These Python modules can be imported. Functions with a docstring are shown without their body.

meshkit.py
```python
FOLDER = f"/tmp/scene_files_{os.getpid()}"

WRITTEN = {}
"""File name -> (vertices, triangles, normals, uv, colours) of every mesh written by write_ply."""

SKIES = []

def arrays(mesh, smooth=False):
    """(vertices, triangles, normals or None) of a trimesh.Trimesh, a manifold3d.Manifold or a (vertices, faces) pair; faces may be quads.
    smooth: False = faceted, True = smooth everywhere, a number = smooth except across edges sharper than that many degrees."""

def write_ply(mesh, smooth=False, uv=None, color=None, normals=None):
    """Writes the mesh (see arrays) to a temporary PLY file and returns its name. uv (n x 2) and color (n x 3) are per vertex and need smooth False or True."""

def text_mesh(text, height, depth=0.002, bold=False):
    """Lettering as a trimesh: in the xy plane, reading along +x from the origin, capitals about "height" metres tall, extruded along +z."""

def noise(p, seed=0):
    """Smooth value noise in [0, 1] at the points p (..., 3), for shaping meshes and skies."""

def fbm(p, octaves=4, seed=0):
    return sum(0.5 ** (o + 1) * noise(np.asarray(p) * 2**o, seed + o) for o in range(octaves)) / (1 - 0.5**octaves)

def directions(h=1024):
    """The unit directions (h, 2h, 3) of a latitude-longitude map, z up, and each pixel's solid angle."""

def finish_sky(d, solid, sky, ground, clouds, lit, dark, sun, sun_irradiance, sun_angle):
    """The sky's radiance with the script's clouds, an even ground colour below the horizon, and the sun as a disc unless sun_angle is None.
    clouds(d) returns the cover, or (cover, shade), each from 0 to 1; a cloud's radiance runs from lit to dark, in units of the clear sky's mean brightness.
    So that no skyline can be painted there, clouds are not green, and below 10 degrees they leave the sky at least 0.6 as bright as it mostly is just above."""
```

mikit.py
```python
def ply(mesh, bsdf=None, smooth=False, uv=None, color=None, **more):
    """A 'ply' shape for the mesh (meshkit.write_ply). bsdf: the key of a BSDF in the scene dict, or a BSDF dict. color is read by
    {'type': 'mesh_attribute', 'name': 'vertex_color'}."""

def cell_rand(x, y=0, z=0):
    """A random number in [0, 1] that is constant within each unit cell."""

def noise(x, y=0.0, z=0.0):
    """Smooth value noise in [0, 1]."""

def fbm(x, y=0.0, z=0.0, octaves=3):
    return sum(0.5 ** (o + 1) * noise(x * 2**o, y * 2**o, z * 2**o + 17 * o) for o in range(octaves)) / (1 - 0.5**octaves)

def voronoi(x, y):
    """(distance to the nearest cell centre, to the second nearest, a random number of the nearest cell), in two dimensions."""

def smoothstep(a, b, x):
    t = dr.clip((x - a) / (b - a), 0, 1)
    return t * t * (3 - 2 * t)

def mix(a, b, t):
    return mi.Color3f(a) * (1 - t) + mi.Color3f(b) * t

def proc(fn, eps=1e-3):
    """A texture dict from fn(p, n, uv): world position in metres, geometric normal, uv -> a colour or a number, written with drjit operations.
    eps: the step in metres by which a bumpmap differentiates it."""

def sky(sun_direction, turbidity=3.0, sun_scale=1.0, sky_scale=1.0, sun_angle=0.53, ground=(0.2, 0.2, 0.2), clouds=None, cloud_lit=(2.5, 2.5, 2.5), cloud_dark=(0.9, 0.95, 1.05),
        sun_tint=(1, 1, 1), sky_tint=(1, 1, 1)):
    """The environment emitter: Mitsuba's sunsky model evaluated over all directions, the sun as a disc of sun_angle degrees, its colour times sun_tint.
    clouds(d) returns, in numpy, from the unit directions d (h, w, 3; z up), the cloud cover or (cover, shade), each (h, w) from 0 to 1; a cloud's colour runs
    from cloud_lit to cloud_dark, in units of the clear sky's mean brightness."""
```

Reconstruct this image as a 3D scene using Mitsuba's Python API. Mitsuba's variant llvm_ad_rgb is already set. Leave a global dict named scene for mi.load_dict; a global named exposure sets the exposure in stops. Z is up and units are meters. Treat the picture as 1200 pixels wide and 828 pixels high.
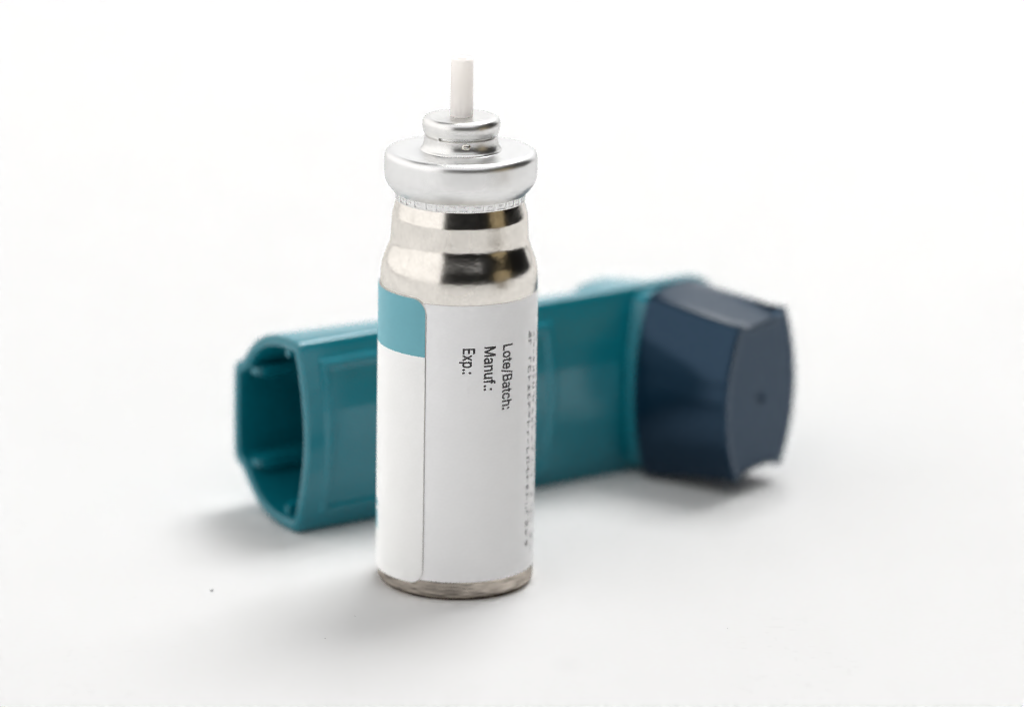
import math, random
import numpy as np, trimesh, shapely
import drjit as dr, mitsuba as mi
import mikit, meshkit
from shapely.geometry import Polygon, Point, box as sbox

random.seed(7); rng = np.random.default_rng(7)
T = mi.ScalarTransform4f
MM = 0.001
scene, labels = {}, {}

# ---------------------------------------------------------------- camera (long macro lens, about 60 cm away)
PITCH, ROLL, FPX = math.radians(15.42), math.radians(1.02), 5140.0
CAM = np.array([7.38, -579.0, 192.0]) * MM
FWD = np.array([0, math.cos(PITCH), -math.sin(PITCH)])
UP0 = np.array([0, math.sin(PITCH), math.cos(PITCH)])
UP = math.cos(ROLL) * UP0 - math.sin(ROLL) * np.array([1.0, 0, 0])
scene['camera'] = {
    'type': 'thinlens', 'fov_axis': 'x', 'fov': math.degrees(2 * math.atan(600 / FPX)),
    'aperture_radius': 0.0076, 'focus_distance': 0.588,
    'near_clip': 0.02, 'far_clip': 20.0,
    'to_world': T().look_at(origin=CAM.tolist(), target=(CAM + FWD).tolist(), up=UP.tolist())}
exposure = 0.87

# ---------------------------------------------------------------- lights: a still-life set lit by soft boxes
def softbox(key, centre, aim, w, h, rad, label, cat='softbox'):
    """A lamp: a diffuser sheet that glows, in a black housing tray behind it."""
    c, a = np.array(centre, float), np.array(aim, float)
    n = (a - c) / np.linalg.norm(a - c)
    up = np.array([0, 0, 1.0]) if abs(n[2]) < 0.95 else np.array([0, 1.0, 0])
    m = T().look_at(origin=c.tolist(), target=(c + n).tolist(), up=up.tolist())
    scene[key + '__diffuser'] = {'type': 'rectangle', 'to_world': m @ T().scale([w / 2, h / 2, 1]),
        'bsdf': {'type': 'ref', 'id': 'mat_black'},
        'emitter': {'type': 'area', 'radiance': {'type': 'rgb', 'value': list(rad)}}}
    shell = trimesh.creation.box([w + 0.03, h + 0.03, 0.06]); shell.apply_translation([0, 0, -0.035])
    M = np.array(m.matrix).reshape(4, 4)
    shell.apply_transform(M)
    scene[key + '__housing'] = mikit.ply(shell, 'mat_black')
    labels[key] = {'label': label, 'category': cat}

scene['mat_black'] = {'type': 'diffuse', 'reflectance': {'type': 'rgb', 'value': [0.02, 0.02, 0.02]}}
softbox('overhead_softbox', (0.05, -0.72, 1.08), (0.05, -0.72, 0), 2.0, 1.7, (0.52, 0.52, 0.52),
        'very large white overhead softbox hung level above the set, outside the frame')
softbox('key_softbox', (0.32, 0.62, 1.32), (0.02, -0.02, 0), 0.66, 0.66, (7.6, 7.6, 7.6),
        'small bright softbox hung behind and right of the set, outside the frame')
softbox('back_softbox', (0.25, 1.90, 0.90), (0.0, 0.0, 0.90), 3.2, 1.72, (0.62, 0.62, 0.62),
        'wide white softbox standing behind the set, outside the frame')
softbox('side_softbox', (-0.87, -0.565, 0.72), (0, 0, 0.72), 1.2, 1.40, (0.70, 0.69, 0.68),
        'tall white softbox standing at the front left of the set, outside the frame')
softbox('side_softbox_001', (-1.0, 0.62, 0.72), (0, 0, 0.72), 1.62, 1.40, (0.70, 0.69, 0.68),
        'tall white softbox standing at the back left of the set, outside the frame')

# ---------------------------------------------------------------- table
def C3(*v): return mi.Color3f(*v)

def table_col(p, n, uv):
    f = mikit.fbm(p.x * 60, p.y * 60, 0, octaves=3)
    g = mikit.noise(p.x * 2500, p.y * 2500, 3)
    stain = 1 - mikit.smoothstep(0.0, 0.0032, dr.sqrt(dr.square(p.x - 0.0153) + dr.square((p.y + 0.0358) * 0.6)))   # an old faint mark
    marks = mikit.smoothstep(0.80, 0.9, mikit.noise(p.x * 900, p.y * 900, 9)) * mikit.smoothstep(0.55, 0.75, mikit.fbm(p.x * 45, p.y * 45, 4))
    f = f - 1.6 * stain - 1.6 * marks
    return C3(0.63, 0.629, 0.625) * (0.985 + 0.02 * f + 0.012 * (g - 0.5))
scene['mat_table'] = {'type': 'twosided', 'bsdf': {'type': 'principled', 'base_color': mikit.proc(table_col), 'roughness': 0.6, 'specular': 0.12}}

tb = trimesh.creation.box([2.6, 3.4, 0.03]); tb.apply_translation([0, 0.10, -0.015])
scene['white_tabletop'] = mikit.ply(tb, 'mat_table', smooth=False)
labels['white_tabletop'] = {'label': 'plain matte white tabletop under the canister and the inhaler', 'category': 'tabletop', 'kind': 'structure'}

# ---------------------------------------------------------------- materials
def scratch_bump(p, n, uv):
    # fine grain of the drawn aluminium, in metres of height
    a = dr.atan2(p.x, -p.y) * 0.0109
    g = mikit.noise(p.x / 1.1e-4, p.y / 1.1e-4, p.z / 1.1e-4)
    h = mikit.noise(p.x / 4.5e-4, p.y / 4.5e-4, p.z / 3.0e-4)
    s = mikit.noise(a / 1.6e-3, 0.0, p.z / 1.0e-4)
    return 3.2e-6 * g + 6.0e-6 * h + 1.5e-6 * s + 1.4e-5 * mikit.noise(p.x / 1.6e-3, p.y / 1.6e-3, p.z / 1.2e-3)
def alu_tint(p, n, uv):
    g = mikit.noise(p.x / 2.8e-4, p.y / 2.8e-4, p.z / 2.8e-4)
    h = mikit.fbm(p.x / 2.5e-3, p.y / 2.5e-3, p.z / 1.5e-3, octaves=3)
    low = 1 - mikit.smoothstep(0.0024, 0.0034, p.z)          # scuffed foot of the can, shaded table reflection painted in too
    st = mikit.smoothstep(0.25, 0.8, mikit.fbm(p.x / 1.8e-3, p.y / 1.8e-3, p.z / 2.6e-4, octaves=3))
    k = 0.82 + 0.20 * g + 0.16 * (h - 0.5)
    k = k * (1 - low * (0.12 + 0.62 * st))
    return mikit.mix(C3(0.91, 0.87, 0.81), C3(0.90, 0.80, 0.70), low) * k
scene['mat_can'] = {'type': 'twosided', 'bsdf': {'type': 'bumpmap', 'arbitrary': {'type': 'proc', 'fn': mikit.proc(scratch_bump, 6e-5)['fn'], 'eps': 6e-5}, 'scale': 1.0,
    'bsdf': {'type': 'roughconductor', 'distribution': 'ggx', 'alpha': 0.035, 'eta': 1.2, 'k': 7.0, 'specular_reflectance': mikit.proc(alu_tint)}}}
scene['mat_ferrule'] = {'type': 'twosided', 'bsdf': {'type': 'roughconductor', 'distribution': 'ggx', 'alpha': 0.105, 'eta': 1.3, 'k': 7.2,
    'specular_reflectance': {'type': 'rgb', 'value': [0.93, 0.93, 0.925]}}}
scene['mat_hub'] = {'type': 'twosided', 'bsdf': {'type': 'roughconductor', 'distribution': 'ggx', 'alpha': 0.10, 'eta': 1.3, 'k': 7.2,
    'specular_reflectance': {'type': 'rgb', 'value': [0.91, 0.905, 0.89]}}}
scene['mat_stem'] = {'type': 'principledthin', 'base_color': {'type': 'rgb', 'value': [0.995, 0.975, 0.955]}, 'roughness': 0.4, 'diff_trans': 0.9, 'eta': 1.45}

def paper(p, n, uv):
    g = mikit.noise(p.x / 2.6e-4, p.y / 2.6e-4, p.z / 2.6e-4)
    f = mikit.fbm(p.x / 4e-3, p.y / 4e-3, p.z / 4e-3, octaves=3)
    return C3(0.88, 0.88, 0.887) * (0.975 + 0.03 * g + 0.03 * (f - 0.5))
scene['mat_paper'] = {'type': 'twosided', 'bsdf': {'type': 'principled', 'base_color': mikit.proc(paper), 'roughness': 0.5, 'specular': 0.4}}
def flap_print(p, n, uv):
    # printed band of teal along the top of the label's overlapping end, and stray print far round to the left
    a = dr.atan2(p.x, -p.y)
    band = mikit.smoothstep(0.03425, 0.03433, p.z)
    g = mikit.noise(p.x / 2.6e-4, p.y / 2.6e-4, p.z / 2.6e-4)
    white, teal = C3(0.90, 0.90, 0.89), C3(0.14, 0.40, 0.47)
    side = (1 - mikit.smoothstep(-1.34, -1.30, a)) * mikit.smoothstep(0.0075, 0.0077, p.z) * (1 - mikit.smoothstep(0.0118, 0.0120, p.z)) * 0.8
    side = side * dr.select(mikit.cell_rand(dr.floor(p.z / 4.5e-4), 4, 1) > 0.3, 1.0, 0.0)
    t = dr.maximum(band, side)
    return (white * (1 - t) + teal * t) * (0.975 + 0.03 * g)
scene['mat_flap'] = {'type': 'twosided', 'bsdf': {'type': 'principled', 'base_color': mikit.proc(flap_print), 'roughness': 0.42, 'specular': 0.45}}
scene['mat_ink'] = {'type': 'twosided', 'bsdf': {'type': 'diffuse', 'reflectance': {'type': 'rgb', 'value': [0.05, 0.05, 0.053]}}}
scene['mat_ink_grey'] = {'type': 'twosided', 'bsdf': {'type': 'diffuse', 'reflectance': {'type': 'rgb', 'value': [0.21, 0.21, 0.22]}}}
def plastic(key, col, rough, spec=0.5, tint=0.0):
    col = np.array(col)
    def fn(p, n, uv):
        f = mikit.fbm(p.x / 6e-3, p.y / 6e-3, p.z / 6e-3, octaves=2)
        return C3(*[float(c) for c in col]) * (0.96 + 0.08 * f)
    scene[key] = {'type': 'twosided', 'bsdf': {'type': 'principled', 'base_color': mikit.proc(fn), 'roughness': rough, 'specular': spec, 'spec_tint': tint}}
plastic('mat_teal', (0.003, 0.160, 0.208), 0.17, 0.7, 0.08)
plastic('mat_navy', (0.0003, 0.008, 0.018), 0.11, 0.50, 0.40)

# ---------------------------------------------------------------- mesh helpers (millimetres until export)
def put(key, mesh, mat, smooth=35, **lab):
    if isinstance(mesh, tuple):
        v, f = np.asarray(mesh[0], float), np.asarray(mesh[1], int)
        if f.shape[1] == 4: f = np.vstack([f[:, [0, 1, 2]], f[:, [0, 2, 3]]])
        mesh = trimesh.Trimesh(v, f, process=False)
    mesh = mesh.copy(); mesh.merge_vertices(); mesh.update_faces(mesh.nondegenerate_faces())
    mesh.apply_scale(MM)
    scene[key] = mikit.ply(mesh, mat, smooth=smooth)
    if lab: labels[key] = lab

def revolve(prof, n=256, disp=None):
    """Closed surface of revolution of an (r, z) profile; disp(angle, r, z) moves points outwards."""
    prof = np.asarray(prof, float); a = np.arange(n) * 2 * np.pi / n
    r, z = prof[:, :1], prof[:, 1:]
    rr = r + 0 * a[None]
    if disp is not None: rr = rr + np.where(r > 1e-6, disp(a[None] + 0 * r, r + 0 * a[None], z + 0 * a[None]), 0)
    v = np.stack([rr * np.sin(a), -rr * np.cos(a), z + 0 * rr], -1).reshape(-1, 3)
    k = len(prof); i, j = np.meshgrid(np.arange(k - 1), np.arange(n), indexing='ij')
    j2 = (j + 1) % n
    f = np.stack([i * n + j, i * n + j2, (i + 1) * n + j2, (i + 1) * n + j], -1).reshape(-1, 4)
    return v, f

def dense(prof, step):
    out = [np.array(prof[0], float)]
    for a, b in zip(prof[:-1], prof[1:]):
        a, b = np.array(a, float), np.array(b, float); k = max(1, int(math.ceil(np.linalg.norm(b - a) / step)))
        out += [a + (b - a) * t / k for t in range(1, k + 1)]
    return np.array(out)

def spline(prof, step=0.15, it=2):
    """Rounds a profile by corner cutting (Chaikin)."""
    p = np.asarray(prof, float)
    for _ in range(it):
        q = 0.75 * p[:-1] + 0.25 * p[1:]; s = 0.25 * p[:-1] + 0.75 * p[1:]
        p = np.vstack([p[:1], np.stack([q, s], 1).reshape(-1, 2), p[-1:]])
    return p

def on_can(r, ang, z):
    return np.stack([r * np.sin(ang), -r * np.cos(ang), z], -1)

# ---------------------------------------------------------------- the canister
CAN = 'metered_dose_canister'
labels[CAN] = {'label': 'upright silver aerosol canister with white label and white valve stem in front of teal inhaler', 'category': 'canister'}
# body: slope of the wall against height, integrated from the neck downwards
zs = np.arange(54.6, 2.6, -0.1)
knots = [(54.6, 15), (52.1, 15), (51.7, 2.5), (48.8, 3.0), (48.0, 19), (47.1, 21.5), (46.2, 20.5), (45.3, 13), (44.5, 6), (43.0, 0.8), (42.4, 0), (0, 0)]
kz = [k[0] for k in knots][::-1]; kt = [k[1] for k in knots][::-1]
tt = np.interp(zs, kz, kt)
rr = 8.50 + np.concatenate([[0], np.cumsum(np.tan(np.radians(tt[:-1])) * 0.1)])
RC = rr[-1]
prof = [(0, 1.2), (7.0, 1.2), (8.4, 0.35), (9.0, 0.02), (9.5, 0.0), (9.8, 0.05), (10.1, 0.2)] + [(RC - 0.7 + 0.7 * math.sin(a), 1.0 - 0.7 * math.cos(a)) for a in np.radians(np.arange(20, 91, 10))]
prof += list(zip(rr[::-1], zs[::-1]))
put(CAN + '__body', revolve(prof, 320), 'mat_can', smooth=40)

RL = RC + 0.08
LZ0, LZ1 = 2.75, 41.65
def sheet(a0, a1, z0, z1, r, thick, corner=0.0, corners_right=False, step_a=0.02, lift=None):
    """A sheet wrapped on the can from angle a0 to a1; rounded corners at the a1 end."""
    n = max(2, int((a1 - a0) / step_a)); aa = np.linspace(a0, a1, n)
    if corners_right:
        c = corner / r
        aa = np.concatenate([np.linspace(a0, a1 - c, n), a1 - c + c * np.sin(np.linspace(0, np.pi / 2, 14))[1:]])
    v = []
    top, bot = [], []
    for a in aa:
        d = 0
        if corners_right:
            c = corner / r; x = max(0.0, a - (a1 - c)) / c
            d = corner * (1 - math.sqrt(max(0.0, 1 - x * x)))
        top.append(z1 - d); bot.append(z0 + d)
    top, bot = np.array(top), np.array(bot); k = 5
    ro = r + thick + (0 if lift is None else lift(aa))
    rows = []
    for t in np.linspace(0, 1, k): rows.append(on_can(ro, aa, bot + (top - bot) * t))
    ins = [on_can(ro * 0 + r - 0.05, aa, top), on_can(ro * 0 + r - 0.05, aa, bot)]
    grid = np.stack(rows + ins + [rows[0]])           # closed round the sheet
    m = len(aa); v = grid.reshape(-1, 3); f = []
    for i in range(len(grid) - 1):
        for j in range(m - 1): f.append([i * m + j, i * m + j + 1, (i + 1) * m + j + 1, (i + 1) * m + j])
    for j in (0, m - 1):                               # end walls
        o = (0 if j == 0 else m - 1)
        for i in range(k - 1): f.append([i * m + o, (i + 1) * m + o, k * m + o, (k + 1) * m + o] if False else [i * m + o, (i + 1) * m + o, (k + 0) * m + o, (k + 1) * m + o])
    return np.array(v), np.array(f)
SEAM = math.radians(-23.4)
put(CAN + '__label', sheet(SEAM - 0.25, SEAM + 2 * np.pi - 2.2, LZ0, LZ1, RC, 0.08), 'mat_paper', smooth=30,
    label='plain white paper label wrapped round the canister with three black printed lines')
put(CAN + '__label_flap', sheet(SEAM - 2.6, SEAM, LZ0 - 0.55, LZ1 + 0.55, RC, 0.32, 2.0, True), 'mat_flap', smooth=30,
    label='overlapping end of the label with rounded corners and a teal band along its top')

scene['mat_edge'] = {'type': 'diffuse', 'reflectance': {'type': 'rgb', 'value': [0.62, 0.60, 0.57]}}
put(CAN + '__label__edge', sheet(SEAM - 0.25, SEAM + 2 * np.pi - 2.2, LZ0 - .02, LZ1 + 0.10, RC, 0.045), 'mat_edge', smooth=30, label='thin greyish line along the top edge of the label')  # slightly taller sheet that shows as a thin greyish rim
put(CAN + '__label_flap__edge', sheet(SEAM - 2.6, SEAM + 0.10 / RC, LZ0 - 0.61, LZ1 + 0.64, RC, 0.20, 2.05, True), 'mat_edge', smooth=30, label='thin line round the overlapping label end, painted in for its shadow gap')  # shadow gap at the flap seam, put in as a coloured strip

def wrap_text(key, text, length, cap, ang0, z0, mat, bold=False):
    """Lettering printed on the label, reading downwards; base line at angle ang0, first letter at height z0."""
    m = meshkit.text_mesh(text, 1.0, 0.02, bold=bold)
    lo, hi = m.bounds
    s = length / (hi[0] - lo[0])
    v = m.vertices.copy(); v[:, 0] = (v[:, 0] - lo[0]) * s; v[:, 1] *= cap; v[:, 2] = np.where(v[:, 2] > 0.01, 1.0, 0.0)
    m = trimesh.Trimesh(v, m.faces); m = m.subdivide_to_size(0.35, max_iter=12)
    v = np.array(m.vertices); a = ang0 + v[:, 1] / RL
    put(key, trimesh.Trimesh(on_can(RL - 0.01 + 0.03 * v[:, 2], a, z0 - v[:, 0]), m.faces), mat, smooth=False)
LT = CAN + '__label__lettering'
wrap_text(LT, 'Lote/Batch:', 9.1, 1.60, math.radians(35.0), 35.9, 'mat_ink', True)
wrap_text(LT + '_001', 'Manuf.:', 6.1, 1.60, math.radians(20.0), 35.9, 'mat_ink', True)
wrap_text(LT + '_002', 'Exp.:', 3.55, 1.60, math.radians(4.2), 35.8, 'mat_ink', True)
for k, t in (('', 'Lote/Batch:'), ('_001', 'Manuf.:'), ('_002', 'Exp.:')):
    labels[LT + k] = {'label': 'black lettering %s printed sideways on the label' % t}
# small grey print, too far round the can to be read: short strokes only
vs, fs, n0 = [], [], 0
for col, (a0, a1) in enumerate(((62.5, 67.5), (71.5, 76.5), (81, 84))):
    z = 36.8
    while z > 6.0:
        gl = random.uniform(0.7, 1.05)
        if random.random() > 0.06:
            for s in range(random.choice((2, 3, 3))):
                if random.random() < 0.5:
                    aa = (a0, a1 if random.random() < .6 else (a0 + a1) / 2); zz = z - gl * random.choice((0, .4, .8)); dz = 0.27
                else:
                    w = random.choice((0, .38, .76)); aa = (a0 + w * (a1 - a0), a0 + (w + .24) * (a1 - a0)); zz = z; dz = gl
                A = np.radians(np.linspace(aa[0], aa[1], 4)); r = RL + 0.02
                g = np.vstack([on_can(r, A, zz + 0 * A), on_can(r, A, zz - dz + 0 * A)])
                vs.append(g); fs += [[n0 + j, n0 + j + 1, n0 + j + 5, n0 + j + 4] for j in range(3)]; n0 += 8
        z -= gl + 0.42
put(CAN + '__label__small_print', (np.vstack(vs), np.array(fs)), 'mat_ink_grey', smooth=False, label='tiny grey print at the right edge of the label', kind='stuff')

# ferrule
FZ = 60.85
fer = [(5.0, FZ), (8.6, FZ)] + list(spline([(8.6, FZ), (9.85, FZ - .05), (10.36, 60.2), (10.37, 59.0), (10.37, 57.8), (10.25, 56.8), (9.75, 55.9), (9.0, 55.05)], it=3)[1:]) + [(8.3, 54.9)]
put(CAN + '__ferrule', revolve(fer[::-1], 256), 'mat_ferrule', smooth=40, label='satin silver crimped collar round the neck of the canister')
def teeth(a, r, z):
    t = (a * 32 / (2 * np.pi) + 0.10 * np.sin(5 * a + 1) + 0.07 * np.sin(13 * a)) % 1.0
    return -0.15 * ((r > 8.5) & (np.abs(t - 0.5) < 0.36) & (z > 54.22) & (z < 55.02) & ~((np.abs(z - 54.62) < 0.10) & (np.abs(t - .5) < .22)))
cr = dense([(8.3, 53.95), (8.66, 53.92), (8.80, 54.02), (8.88, 54.9), (8.92, 55.2), (8.3, 55.3)], 0.07)
put(CAN + '__crimp_ring', revolve(cr, 960, teeth), 'mat_ferrule', smooth=25, label='narrow notched silver crimp edge under the collar')
# hub
hub = dense([(5.55, FZ - .02), (5.50, FZ + 0.10), (5.32, FZ + 0.30)], 0.1).tolist() + spline([(5.32, FZ + .30), (5.10, 61.6), (5.0, 62.2), (5.0, 62.9), (5.06, 63.3), (5.24, 63.8), (5.30, 64.6), (4.98, 65.3), (4.2, 65.42)], it=3)[1:].tolist() + [(1.35, 65.42), (1.2, 65.3)]
hub = dense(hub, 0.07)
def slots(a, r, z):
    d = (a + np.pi) % (2 * np.pi) - np.pi
    def slot(c, half, zc=62.95, h=0.22):
        x = np.maximum(np.abs(d - c) - half + 0.05, 0) * 5.0
        q = np.hypot(x, np.minimum(np.abs(z - zc), 9))
        return np.clip((h - q) / 0.1, 0, 1)
    dd = np.zeros_like(d)
    for k in range(4): 
        c0 = math.radians(15 + 90 * k)
        c0 = (c0 + np.pi) % (2 * np.pi) - np.pi
        dd = np.maximum(dd, slot(c0, math.radians(36 if k else 52)))
    return -0.42 * dd * (r > 4.5)
put(CAN + '__valve_hub', revolve(hub, 480, slots), 'mat_hub', smooth=40, label='small stepped silver valve cup with slots')
tab = trimesh.creation.icosphere(3, 1.0); tab.apply_scale([0.62, 0.26, 0.44])
tab.vertices += 0.06 * (meshkit.noise(tab.vertices * 4)[:, None] - 0.5)
tab.apply_translation([0.75, -5.0, 62.15])
put(CAN + '__valve_hub__dimple', tab, 'mat_can', smooth=True)
stem = spline([(1.55, 64.9), (1.54, 66.0), (1.50, 72.6), (1.47, 73.15), (1.30, 73.3), (1.0, 73.3)], it=2).tolist() + [(0.7, 73.22), (0.6, 72.6), (0.55, 68.0), (0, 68.0)]
put(CAN + '__valve_stem', revolve(stem, 96), 'mat_stem', smooth=40, label='translucent white plastic valve stem')

# ---------------------------------------------------------------- the inhaler, lying on its side
INH = 'inhaler'
labels[INH] = {'label': 'teal plastic asthma inhaler lying on its side behind the canister, navy cap on its mouthpiece', 'category': 'inhaler'}
AL, MU = math.radians(35.5), math.radians(-36.0)
B = np.array([math.cos(AL), math.sin(AL), 0]); BU = np.array([-math.sin(AL), math.cos(AL), 0])
P0 = np.array([-22.9, 17.6, 0.05])
def body_pt(s, u, w): return P0 + np.multiply.outer(s, B) + np.multiply.outer(u, BU) + np.multiply.outer(w, np.array([0, 0, 1.0]))
WC = 14.2
half = [(-3.0, 0.0), (-2.95, 1.5), (-2.7, 4.0), (-2.1, 7.2), (-1.25, 10.4), (-0.5, 12.4), (-0.2, 13.1), (0.3, 13.45), (1.5, 13.6), (4.0, 13.65), (6.5, 13.4), (9.0, 12.75), (11.3, 11.6), (13.2, 10.0), (14.3, 8.8), (15.0, 8.0), (15.8, 7.65), (16.6, 7.3), (17.15, 6.7), (17.4, 5.6), (17.5, 3.0), (17.55, 0)]
half = np.array(half) * [1, 1.04]
ringp = np.vstack([half, half[::-1][1:-1] * [1, -1]])      # closed section round (u, w - WC)
poly = Polygon(ringp)
def resample(poly, n):
    L = poly.exterior; pts = np.array([L.interpolate(t * L.length / n).coords[0] for t in range(n)]); return pts
N = 260
outer = resample(poly.buffer(0.35).buffer(-0.7).buffer(0.35), N)
inner = resample(poly.buffer(-1.7, join_style=1), 2000)
idx = [np.argmin(np.hypot(*(inner - o).T)) for o in outer]
inner = inner[idx]
LEN = 71.5
def swell(s):  # the shell grows slightly towards the mouthpiece end
    return 1 + 0.0 * s
def morph(s, p):
    """The section turns boxier towards the mouthpiece: taller at the front, lower at the back."""
    q = np.array(p, float); t = float(np.clip(s / 55, 0, 1.15))
    g = 0.03 - 0.21 * np.clip((q[:, 0] - 1) / 10, 0, 1)
    q[:, 1] = q[:, 1] * (1 + t * g)
    return q
def panel(s, u, w):
    """Shallow recessed panel with a raised rim on the front face."""
    d = np.minimum(np.minimum(s - 3.2, 43.0 - s), 11.2 - np.abs(w))
    sm = lambda a, b, x: (lambda t: t * t * (3 - 2 * t))(np.clip((x - a) / (b - a), 0, 1))
    bump = sm(-0.5, 0.15, d) * (1 - sm(0.7, 1.35, d)) * 0.5
    return (bump - 0.12 * sm(0.7, 1.35, d)) * (u < 1.0)
ss = np.unique(np.concatenate([np.linspace(0.7, 69, 180), np.linspace(2, 5, 40), np.linspace(41, 44, 40)]))
rings = []
# rim: from inside wall to outside wall with a rounded lip
for r_, s_ in ((inner, 0.7), (inner * .94 + outer * .06, 0.28), (inner * .76 + outer * .24, 0.06), (inner * .5 + outer * .5, 0.0), (inner * .24 + outer * .76, 0.06), (inner * .06 + outer * .94, 0.28)):
    rings.append((s_ + 0 * r_[:, 0], r_))
for s in ss:
    o = morph(s, outer)
    o[:, 0] -= panel(s, o[:, 0], o[:, 1])
    rings.append((s + 0 * o[:, 0], o))
cen = np.array([7.5, 0.0])
for a in np.radians(np.linspace(0, 90, 14))[1:]:
    k = 1 - (1 - math.cos(a)) * 0.42
    o = (morph(69, outer) - cen) * [k, k] + cen
    rings.append((69 + 7.5 * math.sin(a) + 0 * o[:, 0], o))
o = rings[-1][1]
for k in (0.7, 0.3, 0.02): rings.append((76.5 + 0 * o[:, 0], (o - cen) * k + cen))
inr = [(s + 0 * inner[:, 0], morph(s, inner)) for s in (60, 45, 30, 15, 5)]
tail = [(60 + 0 * inner[:, 0], (morph(60, inner) - cen) * k + cen) for k in (0.02, 0.6)]
rings = tail + inr + rings
def loft(rings, place, n):
    v = np.vstack([place(s, p[:, 0], p[:, 1]) for s, p in rings]); f = []
    i, j = np.meshgrid(np.arange(len(rings) - 1), np.arange(n), indexing='ij'); j2 = (j + 1) % n
    f = np.stack([i * n + j, i * n + j2, (i + 1) * n + j2, (i + 1) * n + j], -1).reshape(-1, 4)
    return v, f
put(INH + '__shell', loft(rings, lambda s, u, w: body_pt(s, u, w + WC), N), 'mat_teal', smooth=32, label='hollow teal plastic body with an open left end and a raised panel outline')
# guide ribs inside the open end
def rib(u, w, du, dw, s0=0.9, s1=46):
    m = trimesh.creation.box([s1 - s0, du, dw]); m = m.subdivide_to_size(2.0)
    v = m.vertices + [(s0 + s1) / 2, 0, 0]
    taper = np.clip((v[:, 0] - s0) / 1.0, 0.55, 1)
    return trimesh.Trimesh(body_pt(v[:, 0], u + v[:, 1] * taper, WC + w + v[:, 2] * taper), m.faces)
for k, (u, w, du, dw) in enumerate(((13.0, 6.9, 2.8, 1.7), (13.0, -6.9, 2.8, 1.7), (4.0, 11.7, 1.6, 2.2), (4.0, -11.7, 1.6, 2.2))):
    put(INH + '__guide_rib' + ('' if k == 0 else '_%03d' % k), rib(u, w, du, dw), 'mat_teal', smooth=30)

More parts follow.
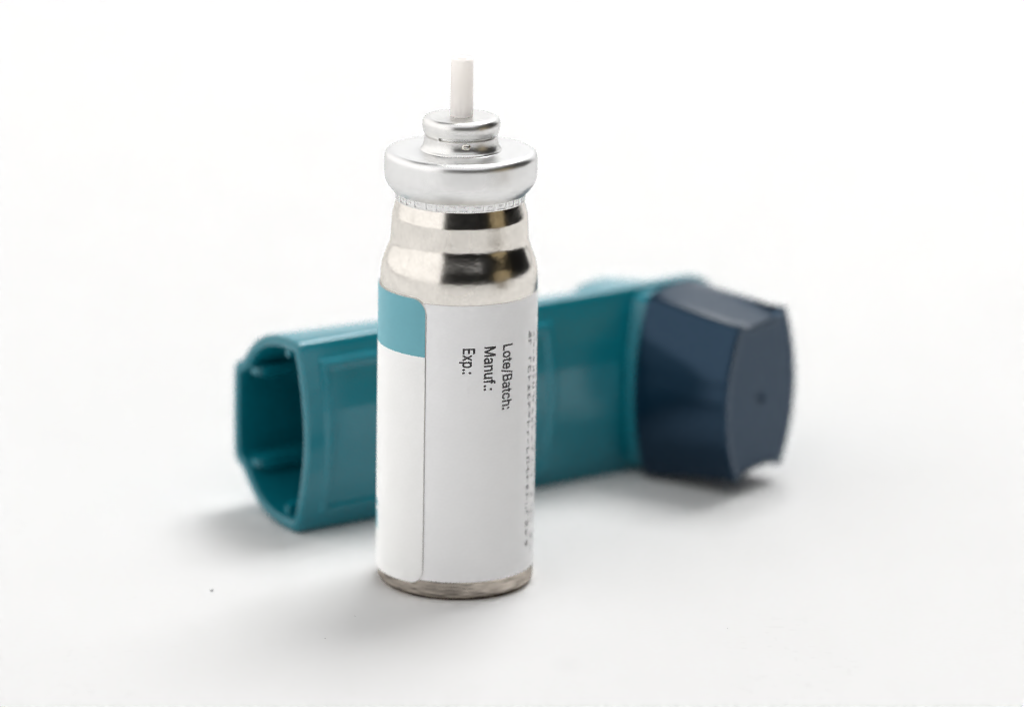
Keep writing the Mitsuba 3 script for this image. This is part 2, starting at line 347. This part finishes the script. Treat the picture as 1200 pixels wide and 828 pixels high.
# mouthpiece and cap: lofts along M, thickness along E, height w
M = np.array([math.cos(MU), math.sin(MU), 0]); E = np.array([-math.sin(MU), math.cos(MU), 0])
J0 = body_pt(np.array(54.2), np.array(-0.5), np.array(0.0))        # left foot of the mouthpiece on the front face
TH = 19.0
def mp_pt(m, e, w): return J0 + np.multiply.outer(m, M) + np.multiply.outer(e, E) + np.multiply.outer(w, np.array([0, 0, 1.0]))
def lens_section(t, hc, hm, bulge, n_side=40, n_top=26):
    """Closed section in (e, w): corners at +-t/2, +-hc; sides bulge outwards, top and bottom run to hm at the middle."""
    y = np.linspace(-1, 1, n_side); x = np.linspace(-1, 1, n_top)
    left = np.c_[-(t / 2 + bulge * (1 - y ** 2)), y * hc]
    top = np.c_[x * t / 2, hc + (hm - hc) * (1 - x ** 4)]
    p = np.vstack([left, top[1:-1], -left * [1, 1], -top[1:-1]])
    return p
def soft(p, r):
    q = Polygon(p).buffer(-r, join_style=1).buffer(r, join_style=1); return q
NM = 240
def ring_of(t, hc, hm, bulge, r=0.6):
    q = resample(soft(lens_section(t, hc, hm, bulge), r), NM * 4)
    k = np.argmin(np.hypot(q[:, 0] + t / 2 + bulge, q[:, 1])); q = np.roll(q, -k, 0)
    if Polygon(q).exterior.is_ccw: q = q[::-1]
    return q[::4]
rings = []
for m in np.linspace(-9.5, 12.0, 24):
    g = max(0.0, 3.0 - m) / 3.0
    k = (1.0 if m < 5.2 else 0.84) - 0.075 * max(0.0, (2.0 - m) / 11.5)
    rings.append((m + np.zeros(NM), ring_of(11.0, 12.7, 13.6, 3.0) * k + [TH / 2, 0]))
rings.append((12.0 + np.zeros(NM), (ring_of(11.0, 12.7, 13.6, 3.0)) * 0.05 + [TH / 2, 0]))
WM = WC + 0.05
put(INH + '__mouthpiece', loft(rings, lambda s, u, w: mp_pt(s, u, w + WM), NM), 'mat_teal', smooth=35, label='teal mouthpiece, mostly hidden under the navy cap')

CAPL0, CAPL1 = 4.8, 21.3
def cap_ring(x):
    # x from 0 (open rim) to 1 (end face)
    t = 12.6 - 0.6 * x; hc = 13.8 - 1.95 * x ** 0.9 + 0.35 * max(0, (x - 0.86) / 0.14) ; hm = 14.5 - 3.5 * x ** 0.8 
    bulge = 3.1 + 0.3 * x
    q = ring_of(t, hc, hm, bulge, 0.45)
    q[:, 1] *= 1 + 0.05 * x * np.clip((q[:, 0] + 6) / 12, 0, 1.2) * (q[:, 1] > 0)
    return q
rings = []
base = cap_ring(0)
rings.append((CAPL0 + np.zeros(NM), base * 0.92)); rings.append((CAPL0 - .05 + np.zeros(NM), base * 0.955)); rings.append((CAPL0 + 0.12 + np.zeros(NM), base * 0.995))
for x in np.linspace(0.02, 1, 40): rings.append((CAPL0 + (CAPL1 - CAPL0 - 0.3) * x + np.zeros(NM), cap_ring(x)))
end = cap_ring(1)
for k, dm in ((0.992, 0.14), (0.978, 0.24), (0.96, 0.28), (0.94, 0.26), (0.92, 0.16), (0.9, 0.12)): rings.append((CAPL1 - 0.3 + dm + np.zeros(NM), end * k))
for k in np.linspace(0.85, 0.14, 30): rings.append((CAPL1 - 0.18 + np.zeros(NM), end * k))
for r_ in np.linspace(1.3, 0.02, 14):                                # moulding mark in the middle of the face
    d = -0.30 * (1 - min(1, (r_ / 1.2)) ** 2) + 0.42 * max(0, 1 - (r_ / 0.42) ** 2)
    a = np.arctan2(end[:, 1], end[:, 0])
    rings.append((CAPL1 - 0.18 + d + np.zeros(NM), np.c_[np.cos(a), np.sin(a)] * r_))
put(INH + '__mouthpiece_cap', loft(rings, lambda s, u, w: mp_pt(s, u + TH / 2, w + WM), NM), 'mat_navy', smooth=32, label='dark navy blue plastic cap with a flat end face, dimple in its middle')

# ---------------------------------------------------------------- crumpled shape off to the right, made up for a warm reflection in the metal
warm_shape = trimesh.creation.icosphere(5, 1.0)
q = warm_shape.vertices
warm_shape.vertices = q * (1 + 0.5 * (np.abs(meshkit.fbm(q * 2.2 + 5, 3) - 0.5) * 2)[:, None] - 0.22 * meshkit.noise(q * 7)[:, None]) * [0.11, 0.11, 0.075]
warm_shape.apply_translation([0.40, -0.17, -warm_shape.vertices[:, 2].min()])
scene['mat_warm_shape'] = {'type': 'diffuse', 'reflectance': {'type': 'rgb', 'value': [0.36, 0.29, 0.17]}}
scene['added_warm_shape'] = mikit.ply(warm_shape, 'mat_warm_shape')
labels['added_warm_shape'] = {'label': 'made-up crumpled brown shape outside the frame, added for a warm reflection in the metal', 'category': 'paper bag'}

# ---------------------------------------------------------------- specks on the table
def speck(key, x, y, r, label):
    m = trimesh.creation.icosphere(2, r); m.vertices *= [1, .8, .5]
    m.vertices *= (1 + 0.5 * (meshkit.noise(m.vertices / r * 1.7 + x) - 0.5))[:, None]
    m.apply_translation([x, y, r * 0.42])
    put(key, m, 'mat_ink_grey', smooth=True)
    labels[key] = {'label': label, 'category': 'dust speck'}
speck('dust_speck', -33.2, -8.0, 0.24, 'tiny dark speck of dust on the white table left of the canister')
for k, (x, y, r_, lab) in enumerate(((-13.2, -17.6, 0.10, 'pale grain of dust on the table left of the canister foot'),
        (-16.8, -27.0, 0.09, 'faint grain of dust near the lower left of the canister shadow'),
        (37.0, -20.0, 0.07, 'faint grain of dust at the lower right of the white table'))):
    speck('dust_speck_%03d' % (k + 1), x, y, r_, lab)
